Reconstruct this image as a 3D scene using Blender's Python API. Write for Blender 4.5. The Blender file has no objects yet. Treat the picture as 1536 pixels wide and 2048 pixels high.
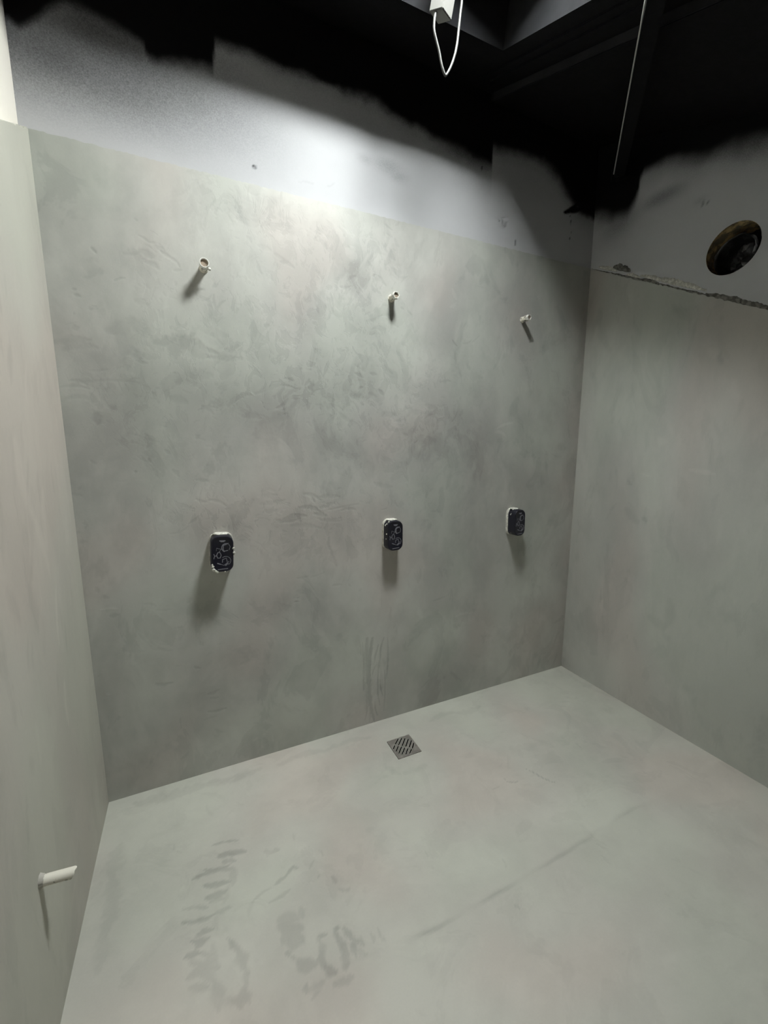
import bpy, bmesh, math
import numpy as np
from mathutils import Vector, Matrix

# ------------------------------------------------------------------ camera, world, exposure
scene = bpy.context.scene
COL = scene.collection

cam_data = bpy.data.cameras.new('camera')
cam = bpy.data.objects.new('camera', cam_data)
COL.objects.link(cam)
cam_data.sensor_fit = 'HORIZONTAL'
cam_data.sensor_width = 36.0
cam_data.lens = 36.0 * 835.78 / 1536.0
cam_data.clip_start = 0.02
_yaw, _pitch, _roll = -0.435283, -0.161320, 0.000538
_f = Vector((-math.sin(_yaw) * math.cos(_pitch), math.cos(_yaw) * math.cos(_pitch), math.sin(_pitch)))
_r = Vector((math.cos(_yaw), math.sin(_yaw), 0))
_u = _r.cross(_f)
_r2 = math.cos(_roll) * _r + math.sin(_roll) * _u
_u2 = -math.sin(_roll) * _r + math.cos(_roll) * _u
_m = Matrix((_r2, _u2, -_f)).transposed().to_4x4()
_m.translation = Vector((0.38749, -1.82314, 1.44107))
cam.matrix_world = _m
scene.camera = cam

world = bpy.data.worlds.new('world')
scene.world = world
world.use_nodes = True
world.node_tree.nodes['Background'].inputs[0].default_value = (0.010, 0.010, 0.011, 1)
world.node_tree.nodes['Background'].inputs[1].default_value = 1.0

scene.view_settings.view_transform = 'Standard'
scene.view_settings.look = 'None'
scene.view_settings.gamma = 1.0
scene.view_settings.use_curve_mapping = False
scene.view_settings.exposure = 0.0
scene.cycles.use_denoising = True
scene.cycles.use_adaptive_sampling = True
scene.cycles.adaptive_threshold = 0.15
scene.cycles.adaptive_min_samples = 12
scene.cycles.max_bounces = 5
scene.cycles.diffuse_bounces = 4
scene.cycles.glossy_bounces = 2

# the lamp hangs inside the roof shaft, above the picture
LAMP_POS = (1.23, -0.71, 3.25)
LAMP_SIZE = (0.32, 0.32)
LAMP_POWER = 205.0            # emission strength of the diffuser
LAMP_TILT = 10.0              # degrees, turned towards the left wall
LAMP_BAFFLE = 0.13               # depth of the baffle added to hold light off the upper walls
LAMP_COLOR = (0.96, 1.0, 0.99)

# ------------------------------------------------------------------ dimensions (metres)
W = 2.524           # width between the cement coats of the side walls
H = 2.42            # height of the cement coat on the back wall
SLOPE = 0.526       # fall of the coat's top edge along the side walls
YF = -2.70          # wall behind the camera
CZ, CS = 3.06, 0.40  # sloping ceiling: z = CZ + CS*y
SX0, SX1, SY0, SY1 = 0.20, 1.588, -1.55, -0.322   # opening of the roof shaft
BT, LT, RT = 0.006, 0.025, 0.006   # thickness of the coats

# marks seen on the surfaces: strokes (u0, v0, u1, v1, width, strength), in metres
FLOOR_STROKES = [(.37,-.379,.463,-.399,.007,1),(.389,-.431,.48,-.453,.013,1),(.403,-.461,.444,-.472,.012,.8),(.343,-.462,.424,-.479,.007,1),(.306,-.479,.373,-.481,.008,1),(.373,-.481,.43,-.501,.01,.8),(.341,-.519,.419,-.538,.011,1),(.349,-.562,.41,-.561,.012,1),(.354,-.581,.401,-.591,.011,.6),(.276,-.567,.353,-.597,.006,.6),(.277,-.607,.365,-.624,.009,1),(.365,-.624,.412,-.622,.008,.6),(.313,-.663,.361,-.668,.009,.9),(.301,-.673,.349,-.684,.009,.9),(.312,-.694,.331,-.695,.01,.8),(.282,-.707,.324,-.713,.01,1),(.324,-.713,.359,-.733,.008,.6),(.3,-.728,.358,-.75,.011,.6),(.291,-.761,.317,-.764,.01,.6),(.308,-.749,.369,-.772,.014,.6),(.294,-.786,.344,-.804,.01,.5),(.43,-.493,.425,-.556,.014,.5),(.414,-.552,.393,-.603,.012,.4),(.374,-.63,.372,-.67,.01,.35),(.357,-.707,.363,-.764,.014,.4),(.341,-.736,.353,-.798,.02,.5),(.356,-.799,.363,-.868,.016,.5),(.398,-.708,.425,-.757,.01,.8),(.425,-.757,.439,-.821,.017,.8),(.406,-.727,.417,-.741,.01,1),(.432,-.801,.432,-.85,.01,.6),(.426,-.853,.417,-.884,.022,.8),(.424,-.867,.439,-.889,.01,.6),(.375,-.854,.397,-.86,.012,.4),(.623,-.575,.588,-.6,.007,.9),(.588,-.6,.551,-.615,.008,.8),(.551,-.615,.479,-.635,.006,.6),(.623,-.575,.636,-.59,.006,.8),(.593,-.648,.525,-.66,.006,.6),(.479,-.635,.461,-.67,.01,.3),(.543,-.482,.59,-.492,.01,.5),(.575,-.483,.592,-.5,.006,.7),(.548,-.475,.548,-.503,.008,.4),(.671,-.609,.694,-.584,.006,.5),(.689,-.647,.698,-.642,.007,.6),(.734,-.668,.742,-.692,.008,.6),(.74,-.711,.753,-.729,.007,.5),(.754,-.725,.777,-.728,.005,.4),(.548,-.724,.6,-.742,.022,.5),(.55,-.746,.599,-.775,.03,.6),(.557,-.781,.598,-.807,.03,.6),(.549,-.815,.553,-.829,.01,.7),(.559,-.831,.568,-.847,.01,.7),(.573,-.853,.612,-.879,.026,.7),(.613,-.719,.614,-.745,.014,.5),(.64,-.815,.667,-.82,.008,.8),(.64,-.826,.64,-.875,.014,.6),(.639,-.856,.642,-.899,.014,.8),(.642,-.899,.659,-.918,.018,.9),(.689,-.817,.701,-.855,.008,.8),(.692,-.85,.709,-.892,.012,.7),(.699,-.89,.691,-.922,.014,.7),(.718,-.827,.732,-.869,.009,.8),(.728,-.861,.748,-.883,.009,.8),(.732,-.869,.727,-.909,.01,.7),(.754,-.867,.755,-.892,.01,.6),(.697,-.815,.704,-.822,.009,1),(.787,-.875,.787,-.901,.008,.5),(.81,-.873,.807,-.897,.008,.5),(.813,-.9,.818,-.909,.008,.5),(.734,-.901,.755,-.917,.01,.4),(.581,-.912,.579,-.929,.009,.7),(.586,-.927,.625,-.924,.016,.5),(.651,-.942,.701,-.949,.012,.6),(.587,-.948,.607,-.942,.008,.5),(.377,-.055,.367,-.077,.008,.5),(.243,-.314,.247,-.335,.006,.4),(.258,-.345,.269,-.36,.006,.4),(.648,-.453,.646,-.482,.006,.4),(.363,-.176,.381,-.243,.006,.3),(1.542,-.595,1.597,-.621,.004,.8),(1.67,-.58,1.693,-.635,.004,.9),(1.693,-.635,1.73,-.695,.004,.9),(1.458,-.609,1.501,-.606,.004,.5),(1.541,-.574,1.542,-.595,.004,.6),(2.01,-.552,2.0,-.603,.004,.4),(2.129,-.8,2.131,-.826,.004,.4),(1.231,-.995,1.242,-1.01,.004,.6),(1.293,-.864,1.286,-.89,.004,.4),(1.065,-.718,1.066,-.751,.004,.4),(.722,-.559,.724,-.584,.004,.4),(.107,-.056,.378,-.073,.03,.45),(.378,-.073,.586,-.077,.022,.4),(.379,-.064,.419,-.068,.016,.5),(.672,-.091,.884,-.092,.024,.38),(.884,-.092,1.114,-.097,.02,.3),(1.45,-.115,1.585,-.1,.02,.35),(1.585,-.1,1.769,-.122,.024,.35),(.068,-.234,.063,-.368,.03,.4),(.063,-.368,.063,-.557,.028,.4),(.063,-.557,.064,-.636,.03,.3),(1.167,-.369,1.27,-.368,.03,.28),(1.109,-.31,1.141,-.372,.024,.25),(2.484,-.104,2.525,-.385,.02,.22),(2.505,-.925,2.498,-.987,.02,.3)]
FLOOR_CRACK = [(2.161,-.921),(1.981,-.92),(1.83,-.92),(1.711,-.924),(1.567,-.934),(1.442,-.937),(1.349,-.938),(1.283,-.938),(1.176,-.94),(1.088,-.94),(.987,-.94),(.887,-.933),(.81,-.924),(.705,-.915)]
BACK_STROKES = [(.136,2.1,.149,2.085,.005,.9),(.274,2.218,.282,2.21,.005,.5),(.281,2.166,.313,2.149,.005,.6),(.313,2.149,.331,2.15,.005,.5),(.348,2.127,.378,2.109,.008,.6),(.378,2.109,.405,2.084,.006,.6),(.28,2.118,.315,2.099,.012,.4),(.296,2.082,.337,2.063,.01,.4),(.231,2.097,.28,2.112,.008,.3),(.194,2.005,.227,2.018,.005,.6),(.069,1.96,.08,1.957,.005,.6),(.074,1.942,.09,1.937,.006,.7),(.11,1.902,.12,1.898,.005,.5),(.067,1.884,.065,1.876,.004,.5),(.063,1.839,.067,1.827,.014,.4),(.385,2.068,.411,2.074,.006,.4),(.388,2.018,.386,2.031,.006,.3),(.515,2.03,.534,2.043,.008,.5),(.474,1.976,.51,2.002,.006,.4),(.517,2.003,.528,1.948,.006,.5),(.528,1.955,.558,1.987,.006,.5),(.617,2.287,.638,2.278,.012,.3),(.65,2.232,.664,2.214,.008,.4),(.693,2.206,.738,2.199,.012,.3),(.683,2.147,.7,2.107,.007,.4),(.774,2.163,.829,2.15,.01,.4),(.752,2.188,.79,2.173,.008,.3),(.254,1.946,.29,1.938,.016,.35),(.162,1.837,.237,1.878,.03,.35),(.237,1.878,.288,1.831,.03,.35),(.005,1.783,.101,1.798,.016,.4),(.025,1.759,.121,1.774,.016,.3),(.305,1.812,.371,1.832,.02,.5),(.371,1.832,.477,1.8,.03,.5),(.409,1.801,.489,1.772,.02,.5),(.425,1.845,.439,1.853,.01,.4),(.498,1.856,.509,1.862,.012,.5),(.548,1.806,.593,1.825,.014,.4),(.454,1.876,.551,1.858,.02,.25),(.477,1.8,.519,1.789,.01,.5),(.503,1.773,.605,1.774,.014,.3),(.243,1.772,.25,1.746,.02,.4),(.24,1.741,.274,1.734,.006,.5),(.214,1.749,.224,1.723,.02,-.4),(.374,1.678,.485,1.706,.03,.4),(.342,1.611,.395,1.599,.02,.35),(.543,1.59,.651,1.641,.012,.4),(.651,1.641,.764,1.686,.01,.3),(.773,1.71,.814,1.704,.006,.5),(.756,1.685,.821,1.673,.006,.5),(.736,1.589,.786,1.631,.008,.5),(.77,1.63,.838,1.674,.01,.4),(.88,1.676,.898,1.71,.008,.5),(.888,1.652,.906,1.669,.006,.4),(.942,1.729,.97,1.788,.004,.6),(.45,1.586,.49,1.558,.008,.4),(.435,1.571,.506,1.581,.006,.4),(.636,1.648,.651,1.637,.004,-.6),(.601,1.553,.67,1.547,.016,.35),(.089,1.613,.092,1.587,.014,.4),(.15,1.644,.15,1.568,.03,.35),(.1,1.546,.1,1.512,.018,.4),(.001,1.635,.085,1.633,.006,.4),(.031,1.657,.081,1.646,.006,.4),(.103,1.697,.15,1.704,.006,.3),(.014,1.597,.11,1.587,.01,.35),(.03,1.643,.243,1.663,.006,.25),(1.239,2.393,1.273,2.376,.007,.6),(1.292,2.399,1.306,2.414,.006,.4),(1.244,2.359,1.273,2.348,.006,.4),(1.287,2.343,1.307,2.315,.009,.5),(1.268,2.292,1.288,2.255,.01,.5),(1.283,2.222,1.293,2.199,.006,.6),(1.178,2.173,1.196,2.18,.006,.5),(1.206,2.177,1.235,2.149,.006,.5),(1.058,2.135,1.099,2.16,.008,.5),(1.027,2.106,1.076,2.116,.006,.5),(1.225,2.156,1.244,2.142,.006,.5),(1.323,2.17,1.358,2.201,.004,.3),(1.139,2.006,1.167,2.022,.005,.4),(1.148,1.982,1.225,2.016,.008,.4),(1.172,1.923,1.201,1.932,.005,.5),(1.177,1.953,1.215,1.965,.006,.4),(1.319,2.061,1.334,2.055,.006,.5),(1.354,2.049,1.375,2.035,.006,.5),(1.606,1.947,1.636,1.92,.005,.8),(1.67,1.937,1.723,1.961,.006,.5),(1.723,1.947,1.77,1.985,.005,.4),(1.59,2.096,1.623,2.118,.01,-.3),(.968,1.797,.943,1.73,.004,.6),(.908,1.841,.934,1.839,.006,.4),(.883,1.706,.9,1.691,.008,.6),(.874,1.682,.895,1.666,.008,.5),(.857,1.689,.879,1.714,.006,.5),(1.09,1.753,1.128,1.738,.008,.6),(1.166,1.758,1.195,1.756,.01,.6),(1.108,1.686,1.127,1.695,.008,.7),(1.07,1.658,1.127,1.652,.02,.5),(1.117,1.626,1.131,1.618,.008,.6),(1.21,1.687,1.23,1.666,.009,.7),(1.156,1.671,1.195,1.656,.01,.4),(1.225,1.796,1.275,1.765,.012,.4),(1.348,1.617,1.457,1.593,.018,.35),(1.456,1.63,1.524,1.614,.014,.4),(1.458,1.565,1.502,1.585,.006,.5),(1.513,1.576,1.531,1.557,.005,.4),(1.546,1.624,1.581,1.635,.006,.4),(1.618,1.555,1.646,1.604,.004,.5),(1.543,1.742,1.601,1.75,.007,.5),(1.56,1.771,1.572,1.753,.005,.4),(1.399,1.446,1.415,1.458,.005,.7),(1.339,1.46,1.355,1.46,.004,.4),(1.916,1.848,1.938,1.8,.01,.3),(1.908,1.525,2.014,1.553,.008,-.5),(1.896,1.504,1.964,1.484,.01,-.4),(1.277,1.273,1.351,1.347,.03,.35),(1.33,1.348,1.357,1.27,.014,.4),(1.598,1.442,1.61,1.241,.02,.25),(1.184,1.258,1.277,1.235,.014,.4),(1.096,1.459,1.101,1.433,.006,.4),(1.013,1.579,1.087,1.538,.01,.35),(1.235,1.586,1.286,1.579,.016,.3),(2.166,1.409,2.187,1.332,.012,.25),(1.847,1.442,1.868,1.285,.02,-.25),(1.747,2.216,1.784,2.213,.006,.3),(1.599,2.177,1.622,2.136,.012,-.3),(.098,1.532,.102,1.511,.01,.5),(.066,1.383,.083,1.369,.006,.4),(.25,1.388,.258,1.373,.006,.7),(.2,1.34,.209,1.336,.004,.9),(.309,1.418,.325,1.402,.007,.5),(.421,1.464,.429,1.472,.012,.5),(.328,1.341,.347,1.317,.01,.4),(.405,1.223,.449,1.208,.006,.6),(.449,1.216,.516,1.188,.007,.6),(.41,1.299,.454,1.293,.008,.4),(.369,1.124,.408,1.154,.006,.6),(.302,1.089,.369,1.116,.005,.4),(.527,1.094,.595,1.183,.035,.4),(.571,1.184,.621,1.207,.02,.4),(.653,1.188,.755,1.199,.012,.35),(.717,1.113,.823,1.114,.01,.6),(.734,1.103,.85,1.122,.012,.6),(.824,1.16,.915,1.135,.012,.6),(.844,1.221,.917,1.19,.01,.5),(.887,1.128,.943,1.115,.01,.6),(.914,1.098,1.01,1.1,.008,.4),(.88,1.21,.889,1.183,.01,.4),(.953,1.142,1.101,1.161,.006,.35),(.777,1.082,.913,1.061,.012,.35),(.95,1.011,.968,.942,.01,.5),(.959,.943,.987,.872,.01,.5),(.796,.839,.851,.841,.006,.4),(.86,.835,.928,.85,.004,.3),(.965,.777,1.015,.774,.005,.5),(.783,.727,.806,.725,.004,.9),(.792,.745,.806,.747,.004,.5),(.021,1.284,.026,1.28,.008,.4),(-.011,1.264,.03,1.254,.006,.4),(-.001,1.124,.011,1.121,.005,.5),(.04,.905,.045,.888,.008,.4),(.045,.817,.102,.811,.006,-.4),(.059,.87,.074,.86,.008,.4),(.074,.787,.1,.787,.008,.4),(.191,.816,.231,.801,.006,.4),(.23,.785,.287,.779,.006,.4),(.225,.623,.274,.603,.006,.3),(.351,.51,.373,.5,.008,.6),(.206,.471,.264,.461,.009,.5),(.397,.373,.438,.381,.01,.5),(.404,.352,.436,.348,.008,.4),(.392,.289,.465,.286,.008,.5),(.374,.256,.422,.26,.006,.3),(.277,.104,.302,.125,.01,.4),(.281,.054,.287,.081,.008,-.4),(.033,.471,.046,.466,.004,-.5),(.611,.081,.618,.037,.006,-.3),(.638,.082,.641,.029,.006,-.3),(.657,.087,.66,.044,.006,-.3),(1.094,.498,1.099,.412,.02,.3),(-.093,.312,-.003,.37,.03,.1),(1.099,.734,1.113,.741,.008,.4),(.966,.78,1.009,.776,.006,.5),(.96,.935,.985,.89,.016,.4),(.915,1.154,.982,1.174,.012,.5),(1.015,1.135,1.085,1.135,.008,.5),(.916,1.202,1.008,1.201,.012,.5),(.947,1.103,1.015,1.09,.006,.4),(1.643,1.051,1.698,1.061,.004,.4),(1.501,1.098,1.576,1.084,.005,.3),(1.045,.778,1.058,.762,.006,.4),(1.594,1.212,1.613,1.285,.012,.35),(1.468,1.173,1.508,1.216,.01,.3),(1.307,1.302,1.345,1.318,.014,.5),(1.355,1.327,1.366,1.257,.008,.4),(1.771,1.252,1.78,1.308,.014,.3),(1.846,1.391,1.88,1.296,.014,-.3),(1.436,.586,1.458,.533,.016,-.3),(1.672,.494,1.779,.495,.01,-.35),(1.522,.611,1.611,.626,.006,.4),(1.688,.705,1.705,.56,.04,-.22),(1.566,.603,1.592,.498,.04,-.15),(2.158,1.378,2.175,1.318,.016,-.25),(1.144,.476,1.164,.132,.014,1.02),(1.172,.47,1.178,.013,.016,1.19),(1.205,.428,1.198,.036,.007,1.02),(1.236,.462,1.23,.142,.008,1.02),(1.256,.458,1.253,.25,.006,.85),(1.117,.46,1.123,.199,.006,.85),(1.098,.477,1.108,.395,.005,.68),(1.138,.333,1.127,.029,.006,.85),(1.19,.321,1.184,-.003,.006,.85),(1.219,.37,1.213,.09,.006,.85),(1.242,.281,1.236,.054,.005,.68),(1.121,.255,1.136,.083,.008,.68),(1.156,.134,1.15,.008,.006,.68)]
BACK_BLOBS = [(.264,1.493,.155,.169,.1),(.279,1.675,.281,.072,.18),(.207,1.774,.198,.069,.12),(.649,1.119,.337,.087,.16),(2.052,1.732,.22,.325,.12),(.846,1.852,.201,.102,-.12),(.925,1.567,.14,.087,-.1),(.481,1.611,.151,.077,.14),(1.189,1.46,.078,.284,.1),(1.566,.75,.163,.226,.1),(1.933,1.409,.215,.164,.08),(1.072,2.059,.144,.207,-.08),(1.476,2.069,.142,.158,.06),(.099,.889,.067,.1,-.12),(.47,1.133,.118,.084,.12),(.186,2.211,.092,.226,.06)]
BLACK_EDGE_BACK = [(-.017,2.703),(.005,2.685),(.057,2.723),(.091,2.758),(.13,2.788),(.178,2.786),(.224,2.778),(.306,2.765),(.345,2.747),(.354,2.713),(.406,2.724),(.518,2.75),(.561,2.756),(.575,2.848),(.693,2.857),(.801,2.853),(.917,2.848),(1.082,2.853),(1.216,2.847),(1.434,2.807),(1.622,2.777),(1.751,2.766),(1.81,2.764),(1.812,2.846),(1.975,2.86),(2.14,2.867),(2.242,2.822),(2.309,2.76),(2.37,2.708),(2.43,2.682),(2.498,2.671)]
BLACK_EDGE_RIGHT = [(.018,2.704),(-.114,2.636),(-.201,2.618),(-.241,2.669),(-.259,2.772),(-.374,2.761),(-.534,2.675),(-.651,2.653),(-.783,2.61)]
SMUDGE_AND_SHADOW_BACK = [(1.251,2.628,.084,.039,.32),(1.312,2.6,.056,.028,.28),(.616,2.663,.056,.023,.3),(.571,2.524,.032,.02,.25),(1.158,2.627,.048,.026,.2)]  # spray smudges, plus the driver box's shadow painted in
SMOKE_RIGHT = [(-.379,2.61,.118,.041,.55),(-.161,2.601,.124,.1,.5),(-.553,2.511,.028,.017,.2)]
DRIPS_BACK = [(1.748,2.762,1.75,2.726,.003,.9),(2.345,2.659,2.35,2.532,.003,.8),(2.36,2.662,2.366,2.564,.0025,.5),(2.304,2.665,2.398,2.734,.018,1),(2.336,2.677,2.445,2.717,.02,1),(1.975,2.471,1.977,2.444,.004,.6),(.684,2.487,.698,2.483,.006,.9),(.865,2.473,.927,2.478,.004,.08),(.98,2.487,1.008,2.501,.004,.08)]
DRIPS_RIGHT = [(-.206,2.616,-.21,2.556,.003,.7),(-.557,2.504,-.564,2.485,.006,.5),(-.578,2.499,-.588,2.482,.006,.5)]
LEFT_STROKES = [(-.424,1.686,-.451,1.598,.02,.4),(-.48,1.45,-.415,1.237,.03,-.3),(-.415,1.237,-.352,1.064,.025,-.3),(-.319,1.309,-.345,1.137,.02,-.25),(-.316,1.007,-.355,.848,.012,-.4),(-.352,.733,-.361,.588,.012,-.45),(-.671,.703,-.665,.664,.02,.3),(-.345,1.354,-.352,1.284,.02,.3),(-.654,1.117,-.61,1.029,.02,.3),(-.521,1.074,-.508,.961,.03,.25)]
RIGHT_STROKES = [(-.707,1.836,-.722,1.792,.012,.5),(-.666,1.854,-.7,1.817,.02,-.3),(-.488,1.461,-.513,1.449,.03,-.3),(-.337,1.25,-.36,1.225,.012,.6),(-.353,1.089,-.415,1.031,.03,.4),(-.439,1.062,-.46,1.039,.012,.5),(-.402,1.295,-.469,1.286,.01,-.3),(-.642,1.321,-.747,1.309,.012,-.35),(-.614,1.272,-.638,1.154,.03,.25),(-.62,.672,-.601,.505,.025,.35),(-.533,.545,-.61,.535,.03,.3),(-.777,1.711,-.805,1.626,.02,-.2),(-.494,2.068,-.567,2.005,.03,.25),(-.858,.685,-.888,.673,.04,.3),(-.082,2.179,-.166,1.95,.03,.3),(-.253,.543,-.265,.455,.012,-.3)]
# ------------------------------------------------------------------ helpers
rng = np.random.default_rng(7)


def link(name, mesh, mat=None, parent=None):
    o = bpy.data.objects.new(name, mesh)
    COL.objects.link(o)
    if mat is not None:
        mesh.materials.append(mat)
    if parent is not None:
        o.parent = parent
    return o


def structure(o, label=None):
    o['kind'] = 'structure'
    if label:
        o['label'] = label
    return o


def tag(o, label, cat, group=None):
    o['label'] = label
    o['category'] = cat
    if group:
        o['group'] = group
    return o


def empty(name, loc):
    o = bpy.data.objects.new(name, None)
    o.empty_display_size = 0.05
    COL.objects.link(o)
    o.location = loc
    return o


def mesh_from_bm(name, bm, smooth=False, angle=None):
    me = bpy.data.meshes.new(name)
    bm.normal_update()
    bm.to_mesh(me)
    bm.free()
    if smooth:
        me.shade_smooth()
        if angle is not None:
            me.set_sharp_from_angle(angle=math.radians(angle))
    return me


def lattice(n, m, size, seed):
    """Value noise on an n x m grid, cells 'size' samples wide (size = (su, sv))."""
    g = np.random.default_rng(seed)
    su, sv = size
    a, b = int(n / su) + 3, int(m / sv) + 3
    t = g.random((a, b))
    u = np.arange(n) / su
    v = np.arange(m) / sv
    iu, iv = u.astype(int), v.astype(int)
    fu, fv = u - iu, v - iv
    fu = (fu * fu * (3 - 2 * fu))[:, None]
    fv = (fv * fv * (3 - 2 * fv))[None, :]
    A = t[np.ix_(iu, iv)]
    B = t[np.ix_(iu + 1, iv)]
    C = t[np.ix_(iu, iv + 1)]
    D = t[np.ix_(iu + 1, iv + 1)]
    return (A * (1 - fu) + B * fu) * (1 - fv) + (C * (1 - fu) + D * fu) * fv


def sstep(x, a, b):
    t = np.clip((x - a) / (b - a), 0, 1)
    return t * t * (3 - 2 * t)


def paint_strokes(us, vs, strokes, ragged=0.5, seed=3):
    """Accumulate trowel strokes (segments) on the grid us x vs, values about -1..1."""
    out = np.zeros((len(us), len(vs)), np.float32)
    g = np.random.default_rng(seed)
    rn = 0.5 * lattice(len(us), len(vs), (2, 2), seed + 11) + 0.5 * lattice(len(us), len(vs), (5, 5), seed + 12)
    for x0, y0, x1, y1, w, s in strokes:
        pad = w * 1.6 + 0.004
        i0, i1 = np.searchsorted(us, [min(x0, x1) - pad, max(x0, x1) + pad])
        j0, j1 = np.searchsorted(vs, [min(y0, y1) - pad, max(y0, y1) + pad])
        if i1 - i0 < 2 or j1 - j0 < 2:
            continue
        U = us[i0:i1, None]
        V = vs[None, j0:j1]
        dx, dy = x1 - x0, y1 - y0
        L2 = dx * dx + dy * dy + 1e-9
        t = np.clip(((U - x0) * dx + (V - y0) * dy) / L2, 0, 1)
        bow = (g.random() - 0.5) * 0.25 * math.sqrt(L2) * 4 * t * (1 - t)
        nx, ny = -dy / math.sqrt(L2), dx / math.sqrt(L2)
        d = np.hypot(U - x0 - t * dx - bow * nx, V - y0 - t * dy - bow * ny)
        ww = w * (0.45 + 0.75 * np.sin(np.pi * np.clip(t * 0.9 + 0.08, 0, 1)))
        k = d / ww + ragged * (rn[i0:i1, j0:j1] - 0.5)
        val = s * (1 - sstep(k, 0.35, 1.05))
        cur = out[i0:i1, j0:j1]
        out[i0:i1, j0:j1] = np.where(np.abs(val) > np.abs(cur), val, cur)
    return out


def paint_blobs(us, vs, blobs):
    out = np.zeros((len(us), len(vs)), np.float32)
    for cx, cy, rx, ry, s in blobs:
        d = ((us[:, None] - cx) / rx) ** 2 + ((vs[None, :] - cy) / ry) ** 2
        out += s * np.exp(-d * 1.2)
    return out


def cluster(cx, cy, rx, ry, n, ang, spread, ln, w, s, seed):
    """n short strokes scattered round a point, like the skips of a trowel."""
    g = np.random.default_rng(seed)
    out = []
    for _ in range(n):
        x = cx + g.normal() * rx * 0.5
        y = cy + g.normal() * ry * 0.5
        a = math.radians(ang + g.normal() * spread)
        l = ln * (0.4 + g.random())
        out.append((x, y, x + l * math.cos(a), y + l * math.sin(a), w * (0.6 + 0.8 * g.random()), s * (0.4 + 0.6 * g.random()) * (1 if g.random() < .8 else -0.7)))
    return out


def slab(name, us, vs, P, thick, attrs=None, skip=None, mat=None, parent=None, smooth=True):
    """A slab with a gridded front. P: (n, m, 3) front points; thick: vector to the back;
    skip(i, j) arrays of faces to leave out."""
    n, m = len(us), len(vs)
    idx = np.arange(n * m).reshape(n, m)
    q = np.stack([idx[:-1, :-1], idx[1:, :-1], idx[1:, 1:], idx[:-1, 1:]], -1)
    if skip is not None:
        q = q[~skip]
    q = q.reshape(-1, 4)
    ring = np.concatenate([idx[:, 0], idx[-1, 1:], idx[-2::-1, -1], idx[0, -2:0:-1]])
    V = P.reshape(-1, 3)
    back = V[ring] + np.array(thick)
    nb = len(V)
    k = len(ring)
    bi = nb + np.arange(k)
    # orientation: the front must face away from 'thick'
    a, b, c = P[0, 0], P[-1, 0], P[0, -1]
    flip = np.dot(np.cross(b - a, c - a), np.array(thick)) > 0
    side = np.stack([np.roll(ring, -1), ring, bi, np.roll(bi, -1)], -1)
    if flip:
        q = q[:, ::-1]
        side = side[:, ::-1]
    me = bpy.data.meshes.new(name)
    nv = nb + k
    quads = np.concatenate([q, side])
    bf = bi if flip else bi[::-1]
    # hold the back to its four corners: a plain polygon over the ring
    loops = np.concatenate([quads.ravel(), bf])
    me.vertices.add(nv)
    me.vertices.foreach_set('co', np.concatenate([V, back]).astype(np.float32).ravel())
    me.loops.add(len(loops))
    me.loops.foreach_set('vertex_index', loops.astype(np.int32))
    nq = len(quads)
    me.polygons.add(nq + 1)
    starts = np.concatenate([np.arange(nq) * 4, [nq * 4]]).astype(np.int32)
    me.polygons.foreach_set('loop_start', starts)
    sm = np.zeros(nq + 1, bool)
    if smooth:
        sm[:len(q)] = True
    me.polygons.foreach_set('use_smooth', sm)
    me.update(calc_edges=True)
    if smooth:
        # keep the rim crisp where front and sides meet
        me.set_sharp_from_angle(angle=math.radians(50))
    for an, arr in (attrs or {}).items():
        at = me.attributes.new(an, 'FLOAT', 'POINT')
        full = np.zeros(nv, np.float32)
        full[:nb] = arr.ravel()
        full[nb:] = arr.ravel()[ring]
        at.data.foreach_set('value', full)
    me.validate()
    return link(name, me, mat, parent)


def box_bm(bm, x0, x1, y0, y1, z0, z1, mtx=None):
    vs = [bm.verts.new((x, y, z)) for z in (z0, z1) for y in (y0, y1) for x in (x0, x1)]
    for f in ((0, 2, 3, 1), (4, 5, 7, 6), (0, 1, 5, 4), (2, 6, 7, 3), (0, 4, 6, 2), (1, 3, 7, 5)):
        bm.faces.new([vs[i] for i in f])
    if mtx is not None:
        bmesh.ops.transform(bm, matrix=mtx, verts=vs)
    return vs


def tube_mesh(name, pts, r, seg=12, closed=False):
    """A tube swept along a smooth path."""
    pts = [Vector(p) for p in pts]
    fine = []
    n = len(pts)
    for i in range(n - 1):
        p0, p1, p2, p3 = pts[max(i - 1, 0)], pts[i], pts[i + 1], pts[min(i + 2, n - 1)]
        for k in range(6):
            t = k / 6
            fine.append(0.5 * ((2 * p1) + (p2 - p0) * t + (2 * p0 - 5 * p1 + 4 * p2 - p3) * t * t + (3 * p1 - p0 - 3 * p2 + p3) * t ** 3))
    fine.append(pts[-1])
    bm = bmesh.new()
    rings = []
    ref = Vector((0.3, 0.9, 0.2))
    for i, p in enumerate(fine):
        d = (fine[min(i + 1, len(fine) - 1)] - fine[max(i - 1, 0)]).normalized()
        a = d.cross(ref).normalized()
        b = d.cross(a).normalized()
        rings.append([bm.verts.new(p + r * (math.cos(2 * math.pi * k / seg) * a + math.sin(2 * math.pi * k / seg) * b)) for k in range(seg)])
    for A, B in zip(rings, rings[1:]):
        for k in range(seg):
            bm.faces.new((A[k], A[(k + 1) % seg], B[(k + 1) % seg], B[k]))
    bm.faces.new(rings[0][::-1])
    bm.faces.new(rings[-1])
    bmesh.ops.recalc_face_normals(bm, faces=bm.faces)
    return mesh_from_bm(name, bm, True, 60)


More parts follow.
